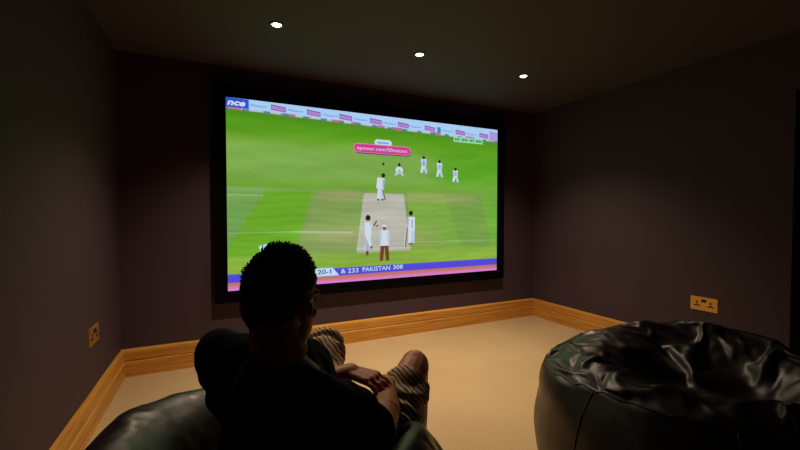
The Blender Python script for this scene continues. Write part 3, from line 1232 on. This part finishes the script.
def cover2(phi):
    k, ht = side2(phi)
    w_ = smoothbump(phi, rad(312), .75)
    return [(0, .004), (.3, .004), (.51 * k, .012), (.585 * k, .10), (.62 * k, .28), (.60 * k, .42), ((.535 + .065 * w_) * k, ht - .07), ((.47 + .11 * w_) * k, ht), (.445 + .10 * w_, ht + .06), (.40 + .06 * w_, ht + .12 + .02 * w_),
            (.29, ht + .16 + .03 * w_), (.15, ht + .17 + .02 * w_), (0, ht + .175)]


def make_bag(name, mass, cover, loc, rz, frames, label, stiff, n=44, levels=1, post=None, seams=8, seam_z=(.03, .5),
             ring_u=None, umax=.9, off=0.0, pinz=.03, selfc=False, rough=.03, clear=None):
    mo = link(bpy.data.objects.new('mass', bag_mesh('mass', mass, 28)))
    me = bag_mesh(name, cover, n)
    o = link(bpy.data.objects.new(name, me))
    for v in me.vertices:
        q = v.co * 7
        v.co += Vector((noise.noise(q), noise.noise(q + Vector((5, 2, 1))), noise.noise(q + Vector((1, 8, 3))))) * (rough if not (pinz(v.co - Vector((0, 0, .03))) if callable(pinz) else v.co.z < pinz + .04) else .002)
    pin = [v.index for v in me.vertices if (pinz(v.co) if callable(pinz) else v.co.z < pinz)]
    drape(o, mo, frames, stiff, 0.0, pin, selfc)
    if post:
        post(o)
    finish_bag(o, levels)
    if clear:
        clear(o)
    o.location = loc
    o.rotation_euler = (0, 0, rz)
    bvh = BVHTree.FromPolygons([v.co.copy() for v in o.data.vertices], [tuple(p.vertices) for p in o.data.polygons])
    f = bag_surface(cover)
    for k in range(seams):
        phi = off + 2 * PI * k / seams
        pts = []
        for q in range(1, int(umax * 100)):
            p = f(phi, q / 100)
            if seam_z[0] < p.z < seam_z[1] or (pts and p.z < seam_z[1] and q < 50):
                c, nn, _, _ = bvh.find_nearest(p)
                pts.append(c)
        seam_tube('seam', pts, .0032, o)
    if ring_u:
        pts = [bvh.find_nearest(f(2 * PI * k / 160, ring_u(2 * PI * k / 160)))[0] for k in range(160)]
        seam_tube('seam', pts, .0036, o, True)
    tag(o, label, 'bean bag')
    return o


def u_at_height(prof, h):
    def g(phi):
        c = catmull(prof(phi), 101)
        for i in range(20, 100):
            if c[i, 1] >= h(phi):
                return i / 100
        return .6
    return g


def pin2(c):
    phi = math.atan2(c.x, c.y)
    k, ht = side2(phi)
    return c.z < ht + .002


bag2 = make_bag('bean_bag', mass2, cover2, (1.73, .84, 0), 0, 70,
                'large empty black leather bean bag with a crumpled top, by the right wall', 0.8,
                seam_z=(.02, .585), ring_u=u_at_height(cover2, lambda p: side2(p)[1] - .004), off=rad(278), pinz=pin2, selfc=True, rough=.04)

# ---- left bean bag, sat in by the man (same yaw as the man: phi 0 = the way he faces)
def mass1(phi):
    front = smoothbump(phi, rad(0), .60)
    h = .61 + .045 * smoothbump(phi, rad(250), .8) + .03 * smoothbump(phi, rad(180), .8) + .04 * smoothbump(phi, rad(128), .55) + .05 * smoothbump(phi, rad(90), .50) - .30 * front
    k = 1 - .12 * front + .10 * smoothbump(phi, rad(257), .7) - .05 * smoothbump(phi, rad(80), .6)
    inner = .27 + .03 * abs(math.sin(phi))
    return [(0, 0), (.28, 0), (.41 * k, .012), (.485 * k, .12), (.505 * k, .28), (.49 * k, .42 - .12 * front), (.43 * k, h - .06),
            (.37 * k, h), (inner, h - .06), (inner - .06, .42 - .05 * front), (.12, .31), (0, .29)]


def cover1(phi):
    p = mass1(phi)
    out = []
    for r, z in p:
        out.append((r * 1.025 if z > .05 else r, z + (.004 if z < .05 else .012 + .05 * max(0, z - .3))))
    return out


BODY = []   # capsules (p0, p1, r0, r1) of the sitter the cover is pressed away from
for a, b, ra, rb in ((SHL, ELL, .072, .062), (SHR, ELR, .072, .064), (ELL, WRL, .046, .034), (ELR, WRR, .046, .034),
                     (HIPL, KNL, .122, .088), (HIPR, KNR, .122, .088), (KNL, ANL, .066, .050), (KNR, ANR, .066, .050),
                     (Vector((-.085, -.13, .82)), Vector((-.06, -.11, .66)), .125, .140), (Vector((.06, -.13, .82)), Vector((.06, -.11, .66)), .125, .140),
                     (Vector((-.06, -.11, .66)), Vector((-.07, -.01, .45)), .140, .145), (Vector((.06, -.11, .66)), Vector((.07, -.01, .45)), .140, .145)):
    BODY.append((a, b, ra, rb))
BAG1_OFF = Vector((-.085, -.05, 0))


def press(o):
    for v in o.data.vertices:
        p = v.co + BAG1_OFF
        for _ in range(3):
            for a, b, ra, rb in BODY:
                ab = b - a
                t = max(0, min(1, (p - a).dot(ab) / ab.length_squared))
                c = a + ab * t
                r = ra + (rb - ra) * t + .003
                d = p - c
                if d.length < r:
                    if d.length < 1e-5:
                        d = Vector((0, 0, -1))
                    d.normalize()
                    if p.z > .06:
                        # cloth gives way outwards and downwards, never up through the body
                        if d.z > 0 and math.hypot(p.x, p.y) < .25:
                            d = Vector((d.x, d.y, -abs(d.z))).normalized()
                        p = c + d * r
        v.co = p - BAG1_OFF
        v.co.z = max(v.co.z, .002)
    o.data.update()


def clear_of_sitter(o):
    """the leather lies against the man's clothes and never runs through them"""
    trees = []
    for b in (person, shirt, shorts):
        trees.append(BVHTree.FromPolygons([v.co.copy() for v in b.data.vertices], [tuple(p.vertices) for p in b.data.polygons]))
    for v in o.data.vertices:
        p = v.co + BAG1_OFF
        for _ in range(3):
            for t in trees:
                c, n_, _i, dist = t.find_nearest(p, .25)
                gap = .018 if t is trees[-1] else .011
                if c is not None and (dist < gap or (p - c).dot(n_) < 0):
                    p = c + n_ * (gap + .0005)
        v.co = p - BAG1_OFF
        v.co.z = max(v.co.z, .001)
    polys = [tuple(p.vertices) for p in o.data.polygons]
    for step in range(6):
        tb = BVHTree.FromPolygons([v.co + BAG1_OFF for v in o.data.vertices], polys)
        n_hit = 0
        for t in trees:
            for i, _j in tb.overlap(t):
                n_hit += 1
                for vi in polys[i]:
                    v = o.data.vertices[vi]
                    c, n_, _k, dist = t.find_nearest(v.co + BAG1_OFF, .25)
                    if c is not None and (dist < .02 + .006 * step or (v.co + BAG1_OFF - c).dot(n_) < 0):
                        v.co = c + n_ * (.021 + .006 * step) - BAG1_OFF
        if not n_hit:
            break
    o.data.update()


th = rad(PYAW)
off_w = Vector((BAG1_OFF.x * math.cos(th) - BAG1_OFF.y * math.sin(th), BAG1_OFF.x * math.sin(th) + BAG1_OFF.y * math.cos(th), 0))
bag1 = make_bag('bean_bag', mass1, cover1, (PX + off_w.x, PY + off_w.y, 0), th, 36,
                'black leather bean bag in the left foreground with a man sitting in it', 2.0, post=press,
                seam_z=(.02, .42), umax=.46, off=rad(10), pinz=.30, selfc=False, rough=.02, clear=clear_of_sitter)

# ------------------------------------------------------------------- camera
cam = bpy.data.cameras.new('camera')
cam.sensor_width = 36.0
cam.lens = 379 / 800 * 36.0
cam.clip_start = 0.02
co = link(bpy.data.objects.new('camera', cam))
co.location = (0, 0, 1.20)
co.rotation_euler = (rad(88.5), 0, rad(-25.6))
scene.camera = co

w = bpy.data.worlds.new('world')
scene.world = w
w.use_nodes = True
w.node_tree.nodes['Background'].inputs[0].default_value = (0, 0, 0, 1)
w.node_tree.nodes['Background'].inputs[1].default_value = 0.0

scene.view_settings.view_transform = 'Standard'
scene.view_settings.look = 'None'
scene.view_settings.gamma = 1.0
scene.view_settings.exposure = 0.0
scene.view_settings.use_curve_mapping = False
